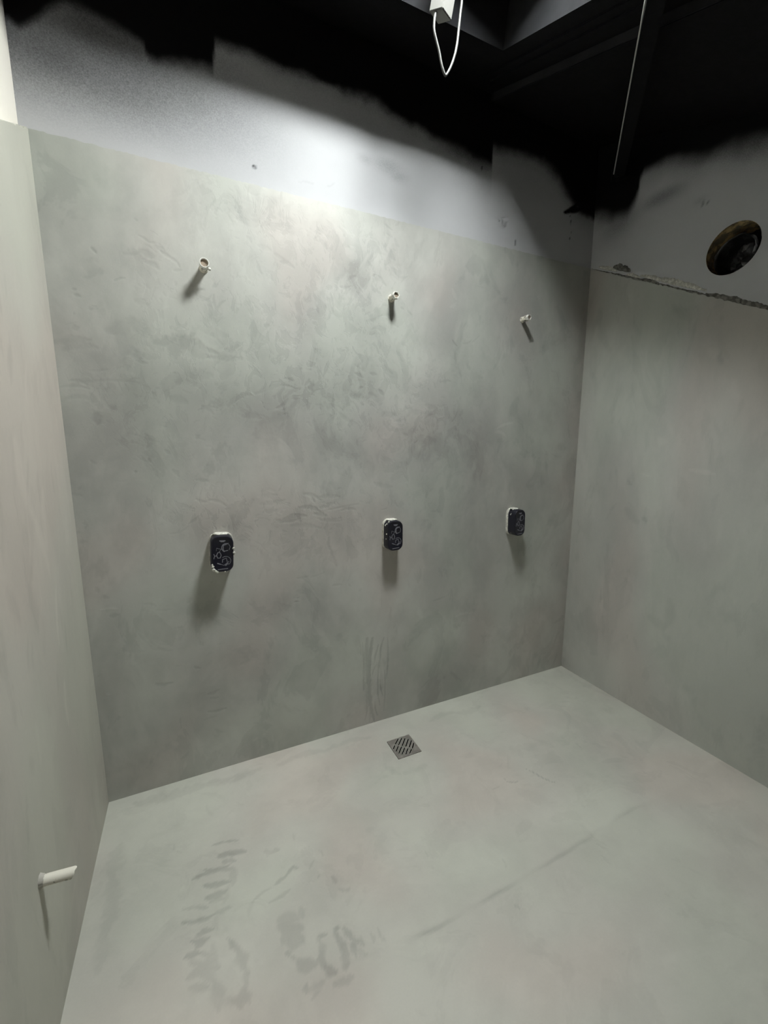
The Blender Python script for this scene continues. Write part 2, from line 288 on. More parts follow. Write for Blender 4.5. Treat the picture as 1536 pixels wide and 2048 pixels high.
def revolve_y(name, prof, seg=32, squash=None, sharp=35):
    """Lathe about the axis -Y: prof = [(radius, distance from the wall), ...] as a closed run."""
    bm = bmesh.new()
    rings = []
    for rad, d in prof:
        ring = []
        for k in range(seg):
            a = 2 * math.pi * k / seg
            rr = rad * (squash(a, d) if squash else 1.0)
            ring.append(bm.verts.new((rr * math.cos(a), -d, rr * math.sin(a))))
        rings.append(ring)
    for A, B in zip(rings, rings[1:]):
        for k in range(seg):
            bm.faces.new((A[k], A[(k + 1) % seg], B[(k + 1) % seg], B[k]))
    bm.faces.new(rings[0][::-1])
    bm.faces.new(rings[-1])
    bmesh.ops.recalc_face_normals(bm, faces=bm.faces)
    return mesh_from_bm(name, bm, True, sharp)


# ------------------------------------------------------------------ materials
def new_mat(name):
    m = bpy.data.materials.new(name)
    m.use_nodes = True
    nt = m.node_tree
    return m, nt, nt.nodes['Principled BSDF']


def N(nt, kind, **kw):
    n = nt.nodes.new(kind)
    for k, v in kw.items():
        if k.startswith('_'):
            n.inputs[k[1:].replace('_', ' ')].default_value = v
        else:
            setattr(n, k, v)
    return n


def ramp(nt, src, stops, interp='EASE'):
    r = nt.nodes.new('ShaderNodeValToRGB')
    r.color_ramp.interpolation = interp
    e = r.color_ramp.elements
    while len(e) < len(stops):
        e.new(0.5)
    for el, (p, v) in zip(e, stops):
        el.position = p
        el.color = (v, v, v, 1) if not isinstance(v, tuple) else (*v, 1)
    nt.links.new(src, r.inputs[0])
    return r.outputs[0]


def math_node(nt, op, a, b=None, c=None):
    n = nt.nodes.new('ShaderNodeMath')
    n.operation = op
    for i, v in enumerate((a, b, c)):
        if v is None:
            continue
        if isinstance(v, (int, float)):
            n.inputs[i].default_value = v
        else:
            nt.links.new(v, n.inputs[i])
    return n.outputs[0]


def cement_material(name, base, stretch, cloud=1.0, offset=(0, 0, 0)):
    """Trowelled cement: cloudy tone, layered trowel overlaps, stroke attribute, fine grain."""
    m, nt, bs = new_mat(name)
    L = nt.links.new
    tc = N(nt, 'ShaderNodeTexCoord')
    mp = N(nt, 'ShaderNodeMapping')
    mp.inputs['Scale'].default_value = stretch
    mp.inputs['Location'].default_value = offset
    L(tc.outputs['Object'], mp.inputs[0])

    def noise(scale, detail, rough=0.55, dist=0.0, vec=None):
        n = N(nt, 'ShaderNodeTexNoise', _Scale=scale, _Detail=detail, _Roughness=rough, _Distortion=dist)
        L(vec or mp.outputs[0], n.inputs['Vector'])
        return n.outputs['Fac']

    big = ramp(nt, noise(1.5, 2, 0.5), [(0.3, 0.0), (0.7, 1.0)])
    mid = ramp(nt, noise(4.2, 4, 0.6), [(0.35, 0.0), (0.66, 1.0)])
    lay1 = ramp(nt, noise(2.2, 5, 0.6, 0.5), [(0.46, 0.0), (0.53, 1.0)])
    lay2 = ramp(nt, noise(5.5, 4, 0.64, 0.7), [(0.55, 0.0), (0.62, 1.0)])
    fine = noise(180.0, 1, 0.6)
    mk = N(nt, 'ShaderNodeAttribute', attribute_name='mark').outputs['Fac']
    rough = N(nt, 'ShaderNodeAttribute', attribute_name='rough').outputs['Fac']
    skips = math_node(nt, 'MULTIPLY', ramp(nt, noise(15.0, 4, 0.68, 0.9), [(0.50, 0.0), (0.57, 1.0)]), rough)
    # tone factor
    t = math_node(nt, 'MULTIPLY_ADD', big, 0.20 * cloud, 0.93 - 0.05 * cloud)
    t = math_node(nt, 'MULTIPLY_ADD', mid, 0.14 * cloud, t)
    t = math_node(nt, 'MULTIPLY_ADD', lay1, -0.06 * cloud, t)
    t = math_node(nt, 'MULTIPLY_ADD', lay2, -0.07 * cloud, t)
    t = math_node(nt, 'MULTIPLY_ADD', skips, -0.09, t)
    t = math_node(nt, 'MULTIPLY_ADD', fine, 0.05, t)
    t = math_node(nt, 'MULTIPLY_ADD', mk, -0.40, t)
    hue = ramp(nt, noise(2.1, 1, 0.5), [(0.36, tuple(c * k for c, k in zip(base, (1.035, 0.985, 0.985)))), (0.5, base), (0.64, tuple(c * k for c, k in zip(base, (0.975, 1.005, 0.985))))])
    mul = N(nt, 'ShaderNodeVectorMath', operation='SCALE')
    L(hue, mul.inputs[0])
    L(t, mul.inputs['Scale'])
    L(mul.outputs[0], bs.inputs['Base Color'])
    bs.inputs['Roughness'].default_value = 0.62
    bs.inputs['Specular IOR Level'].default_value = 0.25
    # fine relief
    h = math_node(nt, 'MULTIPLY', lay1, 0.35)
    h = math_node(nt, 'MULTIPLY_ADD', lay2, -0.45, h)
    h = math_node(nt, 'MULTIPLY_ADD', mid, 0.3, h)
    h = math_node(nt, 'MULTIPLY_ADD', skips, -0.55, h)
    h = math_node(nt, 'MULTIPLY_ADD', fine, 0.16, h)
    b = N(nt, 'ShaderNodeBump', _Strength=0.45, _Distance=0.0010)
    L(h, b.inputs['Height'])
    L(b.outputs[0], bs.inputs['Normal'])
    return m


def wall_paint_material(name, white, grain_scale=260.0):
    """Pale emulsion with black paint sprayed on above (attribute 'black')."""
    m, nt, bs = new_mat(name)
    L = nt.links.new
    tc = N(nt, 'ShaderNodeTexCoord')
    n1 = N(nt, 'ShaderNodeTexNoise', _Scale=grain_scale, _Detail=3.0, _Roughness=0.7)
    n2 = N(nt, 'ShaderNodeTexNoise', _Scale=3.0, _Detail=5.0, _Roughness=0.6)
    for n in (n1, n2):
        L(tc.outputs['Object'], n.inputs['Vector'])
    at = N(nt, 'ShaderNodeAttribute', attribute_name='black').outputs['Fac']
    # speckle where the spray thins out
    e = math_node(nt, 'MULTIPLY', at, math_node(nt, 'SUBTRACT', 1.0, at))
    sp = math_node(nt, 'SUBTRACT', n1.outputs['Fac'], 0.5)
    k = math_node(nt, 'MULTIPLY_ADD', math_node(nt, 'MULTIPLY', e, sp), 2.6, at)
    k = math_node(nt, 'MINIMUM', math_node(nt, 'MAXIMUM', k, 0.0), 1.0)
    tone = ramp(nt, n2.outputs['Fac'], [(0.3, tuple(c * 0.94 for c in white)), (0.7, white)])
    mx = N(nt, 'ShaderNodeMix', data_type='RGBA')
    L(k, mx.inputs['Factor'])
    L(tone, mx.inputs['A'])
    mx.inputs['B'].default_value = (0.0045, 0.0045, 0.005, 1)
    L(mx.outputs['Result'], bs.inputs['Base Color'])
    bs.inputs['Roughness'].default_value = 0.8
    bs.inputs['Specular IOR Level'].default_value = 0.12
    b = N(nt, 'ShaderNodeBump', _Strength=0.35, _Distance=0.0006)
    L(n1.outputs['Fac'], b.inputs['Height'])
    L(b.outputs[0], bs.inputs['Normal'])
    return m


def plain(name, col, rough=0.5, metal=0.0, spec=0.5, noise=None, dark=None, lo=0.45, hi=0.6, bump=0.0):
    m, nt, bs = new_mat(name)
    bs.inputs['Base Color'].default_value = (*col, 1)
    bs.inputs['Roughness'].default_value = rough
    bs.inputs['Metallic'].default_value = metal
    bs.inputs['Specular IOR Level'].default_value = spec
    if noise:
        tc = N(nt, 'ShaderNodeTexCoord')
        n = N(nt, 'ShaderNodeTexNoise', _Scale=noise, _Detail=5.0, _Roughness=0.6)
        nt.links.new(tc.outputs['Object'], n.inputs['Vector'])
        c = ramp(nt, n.outputs['Fac'], [(lo, tuple(dark)), (hi, tuple(col))])
        nt.links.new(c, bs.inputs['Base Color'])
        if bump:
            b = N(nt, 'ShaderNodeBump', _Strength=0.6, _Distance=bump)
            nt.links.new(n.outputs['Fac'], b.inputs['Height'])
            nt.links.new(b.outputs[0], bs.inputs['Normal'])
    return m


GREY = (0.432, 0.433, 0.400)
M_cement = cement_material('trowelled_cement', GREY, (1.0, 1.0, 0.7), 1.25)
M_cement_side = cement_material('trowelled_cement_side', GREY, (1.0, 1.1, 0.45), 0.8, (3.1, 1.7, 0.4))
M_cement_left = cement_material('trowelled_cement_warm', (0.468, 0.450, 0.398), (1.0, 1.1, 0.4), 0.6, (1.1, 4.7, 0.9))  # same cement, with the left wall's warm light put into the base colour
M_floor = cement_material('cement_floor', (0.50, 0.489, 0.436), (0.9, 1.0, 1.0), 0.65, (5.3, 2.2, 0))
M_paint = wall_paint_material('pale_wall_paint', (0.53, 0.535, 0.545))
M_paint_lit = wall_paint_material('cream_wall_paint', (0.84, 0.80, 0.72))  # the pale paint again, brightened and warmed to carry the left wall's light
M_black = plain('black_ceiling_paint', (0.006, 0.006, 0.007), 0.75, spec=0.12, noise=40, dark=(0.004, 0.004, 0.0045))
M_shaft = plain('dark_grey_shaft_paint', (0.026, 0.0265, 0.028), 0.8, spec=0.06, noise=6, dark=(0.018, 0.0185, 0.020), lo=0.35, hi=0.65)
M_white = plain('white_plastic', (0.72, 0.71, 0.66), 0.4, spec=0.4)
M_pipe = plain('dirty_white_plastic', (0.72, 0.69, 0.60), 0.5, spec=0.35, noise=55, dark=(0.13, 0.12, 0.10), lo=0.37, hi=0.44)
M_bore = plain('tan_pipe_bore', (0.42, 0.34, 0.26), 0.7, spec=0.2, noise=60, dark=(0.33, 0.27, 0.21))
M_cover = plain('navy_black_plastic', (0.012, 0.012, 0.020), 0.32, spec=0.45)
M_glyph = plain('grey_embossing', (0.22, 0.22, 0.25), 0.45, spec=0.4)
M_plaster = plain('plaster_splash', (0.80, 0.79, 0.72), 0.85, spec=0.1, noise=80, dark=(0.55, 0.54, 0.48))
M_crust = plain('crumbled_plaster', (0.27, 0.262, 0.235), 0.9, spec=0.1, noise=55, dark=(0.13, 0.125, 0.11), lo=0.42, hi=0.6, bump=0.003)
M_steel = plain('brushed_steel', (0.42, 0.39, 0.36), 0.45, metal=0.7, noise=30, dark=(0.33, 0.305, 0.28))
M_rim = plain('bright_steel_rim', (0.62, 0.60, 0.56), 0.4, metal=0.4)
M_void = plain('dark_void', (0.006, 0.006, 0.006), 0.9, spec=0.05)
M_foam = plain('ochre_foam', (0.62, 0.47, 0.24), 0.9, spec=0.1, noise=26, dark=(0.20, 0.17, 0.12), lo=0.40, hi=0.62, bump=0.006)
M_foil = plain('dull_foil_duct', (0.16, 0.16, 0.165), 0.42, metal=0.6, noise=22, dark=(0.06, 0.06, 0.06), bump=0.004)
M_cable = plain('white_cable_sheath', (0.085, 0.085, 0.079), 0.4, spec=0.4)
M_edge_glint = plain('grey_cable_sheath', (0.45, 0.45, 0.43), 0.35, spec=0.5)  # pale tone for the highlight drawn on the strut
M_driver = plain('white_driver_case', (0.20, 0.197, 0.183), 0.5, spec=0.3)

# ------------------------------------------------------------------ the setting
def axis(*runs):
    """axis((a, b, step), ...) -> joined coordinates."""
    out = []
    for a, b, s in runs:
        k = max(1, round((b - a) / s))
        out += list(np.linspace(a, b, k + 1)[:-1])
    out.append(runs[-1][1])
    return np.array(out)


def black_mask(us, vs, edge, soft, dark_spots, drips, seed):
    e = sorted(edge)
    ex = np.array([q[0] for q in e])
    ez = np.array([q[1] for q in e])
    n, m = len(us), len(vs)
    n1 = lattice(n, m, (9, 9), seed) - 0.5
    n2 = lattice(n, m, (3, 3), seed + 1) - 0.5
    n3 = lattice(n, m, (26, 26), seed + 2)
    zb = np.interp(us, ex, ez)
    d = vs[None, :] - zb[:, None] + 0.020 * n1 + 0.010 * n2
    s = soft * (0.35 + 1.3 * n3)
    k = sstep(d, -s, s * 0.55)
    # a faint dust of overspray below the edge
    k = np.maximum(k, 0.42 * sstep(d, -0.14 - 0.1 * n3, 0.02) ** 2)
    for cx, cy, rx, ry, st in dark_spots:
        q = ((us[:, None] - cx) / rx) ** 2 + ((vs[None, :] - cy) / ry) ** 2
        k = np.maximum(k, st * np.exp(-1.3 * q) * (0.75 + 0.5 * n1))
    k = np.maximum(k, paint_strokes(us, vs, drips, 0.2, seed + 5))
    return np.clip(k, 0, 1).astype(np.float32)


# floor, with an opening for the drain
DX0, DX1, DY0, DY1 = 1.176, 1.300, -0.288, -0.160
us = axis((0, DX0, 0.006), (DX0, DX1, 0.0062), (DX1, W, 0.007))
vs = axis((YF, -1.60, 0.05), (-1.60, DY0, 0.006), (DY0, DY1, 0.0064), (DY1, 0.0, 0.006))
mark = paint_strokes(us, vs, FLOOR_STROKES, 1.1, 21)
mark = np.maximum(mark, paint_strokes(us, vs, [], 0.5, 5))
cu = np.array(sorted(FLOOR_CRACK))
yc = np.interp(us, cu[:, 0], cu[:, 1])
dcr = vs[None, :] - yc[:, None]
wob = (lattice(len(us), len(vs), (8, 3000), 31) - 0.5) * 0.008
wob2 = lattice(len(us), len(vs), (20, 3000), 33)
inx = sstep(us, 0.62, 0.85) * (1 - sstep(us, 1.75, 2.2))
fall = -0.0022 * sstep(-(dcr + wob), -0.012, 0.012) * inx[:, None] * (0.35 + 0.9 * wob2)
groove = np.exp(-((dcr + wob + 0.004) / 0.006) ** 2) * inx[:, None] * np.clip(1.5 * wob2 - 0.25, 0, 1)
mark = mark * 0.55 + 0.5 * groove
# the cleaner bay inside the joint against the slightly darker floor outside it
mark = mark + 0.10 * sstep(-dcr, -0.01, 0.02) * sstep(us, 0.9, 1.6)[:, None]
P = np.zeros((len(us), len(vs), 3))
P[..., 0] = us[:, None]
P[..., 1] = vs[None, :]
P[..., 2] = (lattice(len(us), len(vs), (60, 60), 41) - 0.5) * 0.004 * sstep(-vs, 0.05, 0.4)[None, :] - 0.0008 * np.clip(mark, -1, 1) + fall
near = (np.maximum(np.abs(us[:, None] - 0.5 * (DX0 + DX1)), np.abs(vs[None, :] - 0.5 * (DY0 + DY1))))
P[..., 2] *= sstep(near, 0.075, 0.14)
P[..., 2] = np.minimum(P[..., 2], 0.002)
ui = 0.5 * (us[:-1] + us[1:])
vi = 0.5 * (vs[:-1] + vs[1:])
skip = ((ui > DX0) & (ui < DX1))[:, None] & ((vi > DY0) & (vi < DY1))[None, :]
floor = slab('floor', us, vs, P, (0, 0, -0.10), {'mark': mark}, skip, M_floor)
structure(floor, 'grey trowelled cement floor falling to a small drain')

# back wall: painted masonry, cement coat in front of its lower part
us = axis((-LT, W + RT, 0.008))
vs = axis((0, H - 0.1, 0.25), (H - 0.1, 3.0, 0.007), (3.0, 3.35, 0.05))
blk = black_mask(us, vs, BLACK_EDGE_BACK, 0.065, SMUDGE_AND_SHADOW_BACK, DRIPS_BACK, 50)
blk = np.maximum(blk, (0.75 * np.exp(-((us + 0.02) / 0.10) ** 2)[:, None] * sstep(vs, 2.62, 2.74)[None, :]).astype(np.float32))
dust = 0.72 * (1 - sstep(us, 0.20, 1.0))[:, None] * sstep(vs, 2.40, 2.66)[None, :] * (0.88 + 0.24 * lattice(len(us), len(vs), (14, 14), 57))
dust = np.maximum(dust, 0.18 * sstep(vs, 2.60, 2.80)[None, :] * np.ones(len(us))[:, None])
blk = np.clip(np.maximum(blk, dust), 0, 1).astype(np.float32)
P = np.zeros((len(us), len(vs), 3))
P[..., 0] = us[:, None]
P[..., 1] = BT
P[..., 2] = vs[None, :]
wall_back = slab('wall_back', us, vs, P, (0, 0.15, 0), {'black': blk}, None, M_paint)
structure(wall_back, 'back wall, pale paint sprayed black along the top')

us = axis((0.0, W, 0.0033))
vs = axis((0.0, H, 0.0033))
strokes = list(BACK_STROKES)
for args in (
        (0.95, 2.05, 0.30, 0.35, 70, -60, 40, 0.018, 0.0036, 0.36, 1), (1.15, 1.75, 0.45, 0.25, 90, -25, 50, 0.020, 0.0036, 0.36, 2),
        (0.90, 1.68, 0.25, 0.15, 50, 25, 30, 0.022, 0.0036, 0.40, 3), (0.72, 1.10, 0.30, 0.12, 50, 5, 25, 0.025, 0.0036, 0.40, 4),
        (0.25, 1.55, 0.25, 0.30, 40, 0, 20, 0.03, 0.0036, 0.28, 5), (0.45, 1.95, 0.25, 0.2, 40, -40, 30, 0.025, 0.0036, 0.32, 6),
        (1.55, 1.55, 0.4, 0.35, 60, 60, 50, 0.02, 0.0036, 0.28, 7), (1.25, 2.15, 0.12, 0.25, 40, -50, 30, 0.02, 0.0036, 0.36, 8),
        (1.00, 1.45, 0.3, 0.2, 50, 70, 40, 0.022, 0.0036, 0.32, 9), (0.75, 2.28, 0.3, 0.1, 40, -30, 40, 0.015, 0.0036, 0.32, 10),
        (0.45, 0.62, 0.5, 0.25, 30, 10, 20, 0.025, 0.0036, 0.24, 11), (1.30, 1.15, 0.5, 0.25, 50, 10, 40, 0.02, 0.0036, 0.28, 12),
        (0.45, 1.20, 0.2, 0.1, 30, 15, 25, 0.02, 0.0036, 0.36, 13), (1.9, 1.3, 0.5, 0.5, 40, 80, 20, 0.04, 0.0036, 0.20, 14)):
    strokes += cluster(*args)
mark = paint_strokes(us, vs, strokes, 0.7, 61)
smooth_tone = paint_blobs(us, vs, BACK_BLOBS)
rough = paint_blobs(us, vs, [(0.95, 2.05, 0.35, 0.35, 0.8), (1.15, 1.72, 0.50, 0.25, 0.9), (0.85, 1.66, 0.30, 0.14, 0.9), (0.72, 1.10, 0.35, 0.14, 1.0), (0.25, 1.58, 0.25, 0.20, 0.7),
                            (0.45, 1.92, 0.30, 0.20, 0.8), (1.50, 1.50, 0.40, 0.30, 0.7), (1.22, 2.20, 0.15, 0.25, 0.9), (0.45, 1.20, 0.25, 0.12, 0.8), (0.70, 2.33, 0.35, 0.08, 0.7), (1.30, 1.15, 0.4, 0.15, 0.5)])
relief = lattice(len(us), len(vs), (70, 50), 71) - 0.5 + 0.5 * (lattice(len(us), len(vs), (26, 20), 72) - 0.5)
P = np.zeros((len(us), len(vs), 3))
P[..., 0] = us[:, None]
P[..., 2] = vs[None, :] + (lattice(len(us), len(vs), (3, 900), 74) - 0.5) * 0.004 * (vs[None, :] > H - 0.001)
P[..., 1] = 0.0010 * mark + 0.0008 * relief
fade = np.minimum(sstep(us, 0, 0.03), sstep(W - us, 0, 0.03))[:, None] * np.ones(len(vs))[None, :]
P[..., 1] *= fade
# the relief is faded out towards the coat's side edges
coat_back = slab('cement_coat', us, vs, P, (0, BT, 0), {'mark': (0.45 * mark + 0.9 * smooth_tone), 'rough': np.clip(rough, 0, 1)}, None, M_cement, wall_back)
coat_back['label'] = 'grey trowelled cement coat with three pipe stubs'

# left wall
us = axis((YF, -1.2, 0.1), (-1.2, 0.15, 0.012))
vs = axis((0, 1.6, 0.2), (1.6, 3.35, 0.012))
n1 = lattice(len(us), len(vs), (14, 14), 81)
blk = 0.85 * sstep(vs[None, :] + 0.06 * n1 + 0.10 * us[:, None], 2.62, 2.86)
P = np.zeros((len(us), len(vs), 3))
P[..., 0] = -LT
P[..., 1] = us[:, None]
P[..., 2] = vs[None, :]
wall_left = slab('wall_left', us, vs, P, (-0.15, 0, 0), {'black': blk}, None, M_paint_lit)
structure(wall_left, 'left wall, cream paint above a grey cement coat')

us = axis((YF, -1.1, 0.05), (-1.1, BT, 0.010))
tv = axis((0, 1, 1 / 200))
topz = H + SLOPE * us
topz = np.where(us > 0, H, topz) + (np.random.default_rng(4).random(len(us)) - 0.5) * 0.006
P = np.zeros((len(us), len(tv), 3))
P[..., 1] = us[:, None]
P[..., 2] = tv[None, :] * topz[:, None]
mark = np.zeros((len(us), len(tv)), np.float32)
lv = np.linspace(0, 2.45, 246)
mg = paint_strokes(us, lv, LEFT_STROKES + cluster(-0.5, 1.2, 0.3, 0.8, 60, 80, 10, 0.08, 0.010, 0.3, 15), 0.6, 83)
for i in range(len(us)):
    mark[i] = np.interp(P[i, :, 2], lv, mg[i])
P[..., 0] = -0.0006 * mark + 0.0012 * (lattice(len(us), len(tv), (30, 30), 85) - 0.5)
coat_left = slab('cement_coat', us, tv, P, (-LT + 0.002, 0, 0), {'mark': mark * 0.6}, None, M_cement_left, wall_left)
coat_left['label'] = 'grey cement coat with a falling top edge'

# right wall with a core hole
HY, HZ, HR = -0.703, 2.256, 0.100
us = axis((YF, -1.6, 0.1), (-1.6, HY - 0.16, 0.012), (HY - 0.16, HY + 0.16, 0.01), (HY + 0.16, 0.15, 0.012))
vs = axis((0, 1.7, 0.2), (1.7, HZ - 0.16, 0.012), (HZ - 0.16, HZ + 0.16, 0.01), (HZ + 0.16, 3.0, 0.012), (3.0, 3.35, 0.05))
blk = black_mask(us, vs, BLACK_EDGE_RIGHT, 0.09, SMOKE_RIGHT, DRIPS_RIGHT, 90)
U, V = np.meshgrid(us, vs, indexing='ij')
# pull the square ring round the hole onto a circle
du, dv = U - HY, V - HZ
cheb = np.maximum(np.abs(du), np.abs(dv))
rad = np.hypot(du, dv) + 1e-9
A, Bq = HR, 0.16
inner = 0.08           # grid square that becomes the rim of the hole
w = np.clip((Bq - cheb) / (Bq - inner), 0, 1)
tgt = np.where(cheb > 0, A + (cheb - inner) / (Bq - inner) * (Bq - A), 0)
U = np.where(cheb < Bq - 1e-6, U * (1 - w) + w * (HY + du / rad * tgt), U)
V = np.where(cheb < Bq - 1e-6, V * (1 - w) + w * (HZ + dv / rad * tgt), V)
ui, vi = 0.5 * (us[:-1] + us[1:]), 0.5 * (vs[:-1] + vs[1:])
skip = (np.abs(ui - HY) < inner)[:, None] & (np.abs(vi - HZ) < inner)[None, :]
P = np.stack([np.full_like(U, W + RT), U, V], -1)
wall_right = slab('wall_right', us, vs, P, (0.28, 0, 0), {'black': blk}, skip, M_paint)
structure(wall_right, 'right wall, pale paint with a round core hole above a grey cement coat')

us = axis((YF, -1.3, 0.05), (-1.3, 0.0, 0.010))
topz = H + SLOPE * us + (np.random.default_rng(9).random(len(us)) - 0.5) * 0.008
P = np.zeros((len(us), len(tv), 3))
P[..., 1] = us[:, None]
P[..., 2] = tv[None, :] * topz[:, None]
mark = np.zeros((len(us), len(tv)), np.float32)
mg = paint_strokes(us, lv, RIGHT_STROKES + cluster(-0.5, 1.2, 0.5, 0.9, 50, 80, 15, 0.10, 0.014, 0.25, 16), 0.6, 93)
for i in range(len(us)):
    mark[i] = np.interp(P[i, :, 2], lv, mg[i])
P[..., 0] = W + 0.0005 * mark + 0.0012 * (lattice(len(us), len(tv), (34, 34), 95) - 0.5)
coat_right = slab('cement_coat', us, tv, P, (RT - 0.001, 0, 0), {'mark': mark * 0.6}, None, M_cement_side, wall_right)
coat_right['label'] = 'grey cement coat with a crumbling falling top edge'


def crust_bead(name, y0, y1, dz, w, seed, parent, mat):
    """Ragged bead of broken plaster along the falling edge of the right coat."""
    g = np.random.default_rng(seed)
    bm = bmesh.new()
    n = max(8, int((y0 - y1) / 0.008))
    rows = []
    lowf = 0.5
    for i in range(n + 1):
        y = y0 + (y1 - y0) * i / n
        env = math.sin(math.pi * min(max(i / n, 0.04), 0.96)) ** 0.4
        z = H + SLOPE * y + dz
        lowf = 0.7 * lowf + 0.3 * g.random()
        ww = w * env * (0.35 + 1.1 * lowf + 0.12 * g.random())
        pr = 0.0045 * env * (0.5 + g.random())
        rows.append([bm.verts.new((W + RT + 0.002, y, z + ww)), bm.verts.new((W + RT - pr, y + 0.003 * g.normal(), z + ww * 0.55)), bm.verts.new((W + RT - pr * 1.2, y, z - ww * 0.1)), bm.verts.new((W + RT + 0.002, y, z - ww * 0.25))])
    for a, b in zip(rows, rows[1:]):
        for k in range(3):
            bm.faces.new((a[k], b[k], b[k + 1], a[k + 1]))
        bm.faces.new((a[3], b[3], b[0], a[0]))
    bm.faces.new(rows[0])
    bm.faces.new(rows[-1][::-1])
    bmesh.ops.recalc_face_normals(bm, faces=bm.faces)
    return link(name, mesh_from_bm(name, bm, True, 40), mat, parent)


for y0, y1, dz, w_, sd, mt in ((-0.02, -0.95, 0.000, 0.010, 1, M_crust), (-0.14, -0.24, 0.030, 0.034, 2, M_crust), (-0.30, -0.40, 0.004, 0.016, 3, M_crust), (-0.62, -0.90, 0.004, 0.022, 4, M_crust),
                               (-0.05, -0.16, 0.016, 0.020, 5, M_plaster), (-0.30, -0.62, 0.020, 0.026, 6, M_plaster), (-0.22, -0.30, 0.010, 0.018, 7, M_plaster)):
    crust_bead('plaster_ridge', y0, y1, dz, w_, sd, wall_right, mt)

# rough lining of the core hole
bm = bmesh.new()
g = np.random.default_rng(12)
rings = []
for k, d in enumerate(np.linspace(0, 0.16, 13)):
    rr = HR + (0 if k == 0 else 0.003)
    rings.append([bm.verts.new((W + RT + d, HY + (rr + (0.004 * g.normal() if k else 0)) * math.cos(a), HZ + (rr + (0.004 * g.normal() if k else 0)) * math.sin(a))) for a in np.linspace(0, 2 * math.pi, 48, endpoint=False)])
for A_, B_ in zip(rings, rings[1:]):
    for k in range(48):
        bm.faces.new((A_[k], B_[k], B_[(k + 1) % 48], A_[(k + 1) % 48]))
hole = link('hole_lining', mesh_from_bm('hole_lining', bm, True), M_foam, wall_right)
hole['label'] = 'rough ochre lining of the round hole'

# wall behind the camera
bm = bmesh.new()
box_bm(bm, -LT, W + RT, YF - 0.12, YF, 0, 2.2)
wf = link('wall_front', mesh_from_bm('wall_front', bm), M_shaft)
structure(wf)

# sloping ceiling with the shaft opening
xs = [-LT, SX0, SX1, W + RT]
ys = [YF, SY0, SY1, BT]
bm = bmesh.new()
lo = {}
for i, x in enumerate(xs):
    for j, y in enumerate(ys):
        lo[i, j] = (bm.verts.new((x, y, CZ + CS * y)), bm.verts.new((x, y, CZ + CS * y + 0.10)))
for i in range(3):
    for j in range(3):
        if i == 1 and j == 1:
            continue
        c = [(i, j), (i + 1, j), (i + 1, j + 1), (i, j + 1)]
        bm.faces.new([lo[q][0] for q in c][::-1])
        bm.faces.new([lo[q][1] for q in c])
for ring in ([(0, 0), (1, 0), (2, 0), (3, 0), (3, 1), (3, 2), (3, 3), (2, 3), (1, 3), (0, 3), (0, 2), (0, 1)],):
    for a, b in zip(ring, ring[1:] + ring[:1]):
        bm.faces.new((lo[a][0], lo[b][0], lo[b][1], lo[a][1]))
bmesh.ops.recalc_face_normals(bm, faces=bm.faces)
ceiling = link('ceiling', mesh_from_bm('ceiling', bm), M_black)
structure(ceiling, 'black painted sloping ceiling with a roof shaft')

# shaft: four leaning sides and a lid
LEAN = -0.18
TOPZ = 3.85
bm = bmesh.new()
inn, outr = [], []
for (x, y) in ((SX0, SY0), (SX1, SY0), (SX1, SY1), (SX0, SY1)):
    z = CZ + CS * y
    ox = 0.03 if x > 1 else -0.03
    oy = 0.03 if y > -1 else -0.03
    t = TOPZ - z
    inn.append((bm.verts.new((x, y, z)), bm.verts.new((x, y + LEAN * t, TOPZ))))
    outr.append((bm.verts.new((x + ox, y + oy, z + 0.012)), bm.verts.new((x + ox, y + oy + LEAN * t, TOPZ + 0.03))))
for k in range(4):
    a, b = inn[k], inn[(k + 1) % 4]
    c, d = outr[k], outr[(k + 1) % 4]
    bm.faces.new((a[0], b[0], b[1], a[1]))
    bm.faces.new((d[0], c[0], c[1], d[1]))
    bm.faces.new((b[0], a[0], c[0], d[0]))
bm.faces.new([q[1] for q in inn])
bm.faces.new([q[1] for q in outr][::-1])
bmesh.ops.recalc_face_normals(bm, faces=bm.faces)
shaft = link('light_shaft', mesh_from_bm('light_shaft', bm), M_shaft, ceiling)
shaft['label'] = 'dark grey sides of the roof shaft'


def ceiling_strip(name, x0, x1, y0, y1, depth, parent, mat):
    bm = bmesh.new()
    v = []
    for z in (0.002, -depth):
        for x, y in ((x0, y0), (x1, y0), (x1, y1), (x0, y1)):
            v.append(bm.verts.new((x, y, CZ + CS * y + z)))
    for f in ((0, 1, 2, 3), (7, 6, 5, 4), (0, 4, 5, 1), (1, 5, 6, 2), (2, 6, 7, 3), (3, 7, 4, 0)):
        bm.faces.new([v[i] for i in f])
    bmesh.ops.recalc_face_normals(bm, faces=bm.faces)
    bmesh.ops.bevel(bm, geom=bm.edges[:], offset=min(0.003, depth * 0.4), segments=2, affect='EDGES')
    return link(name, mesh_from_bm(name, bm), mat, parent)


ceiling_strip('bulkhead', 1.79, W + RT - 0.001, YF + 0.002, BT - 0.001, 0.030, ceiling, M_black)
ceiling_strip('edge_bead', 1.785, 1.791, YF + 0.002, -0.02, 0.034, ceiling, M_shaft)  # added paler strip standing for the highlight along the bulkhead's edge
ceiling_strip('batten', 1.655, 1.675, YF + 0.002, -0.10, 0.006, ceiling, M_black)
ceiling_strip('batten', 1.700, 1.720, YF + 0.002, -0.10, 0.006, ceiling, M_black)

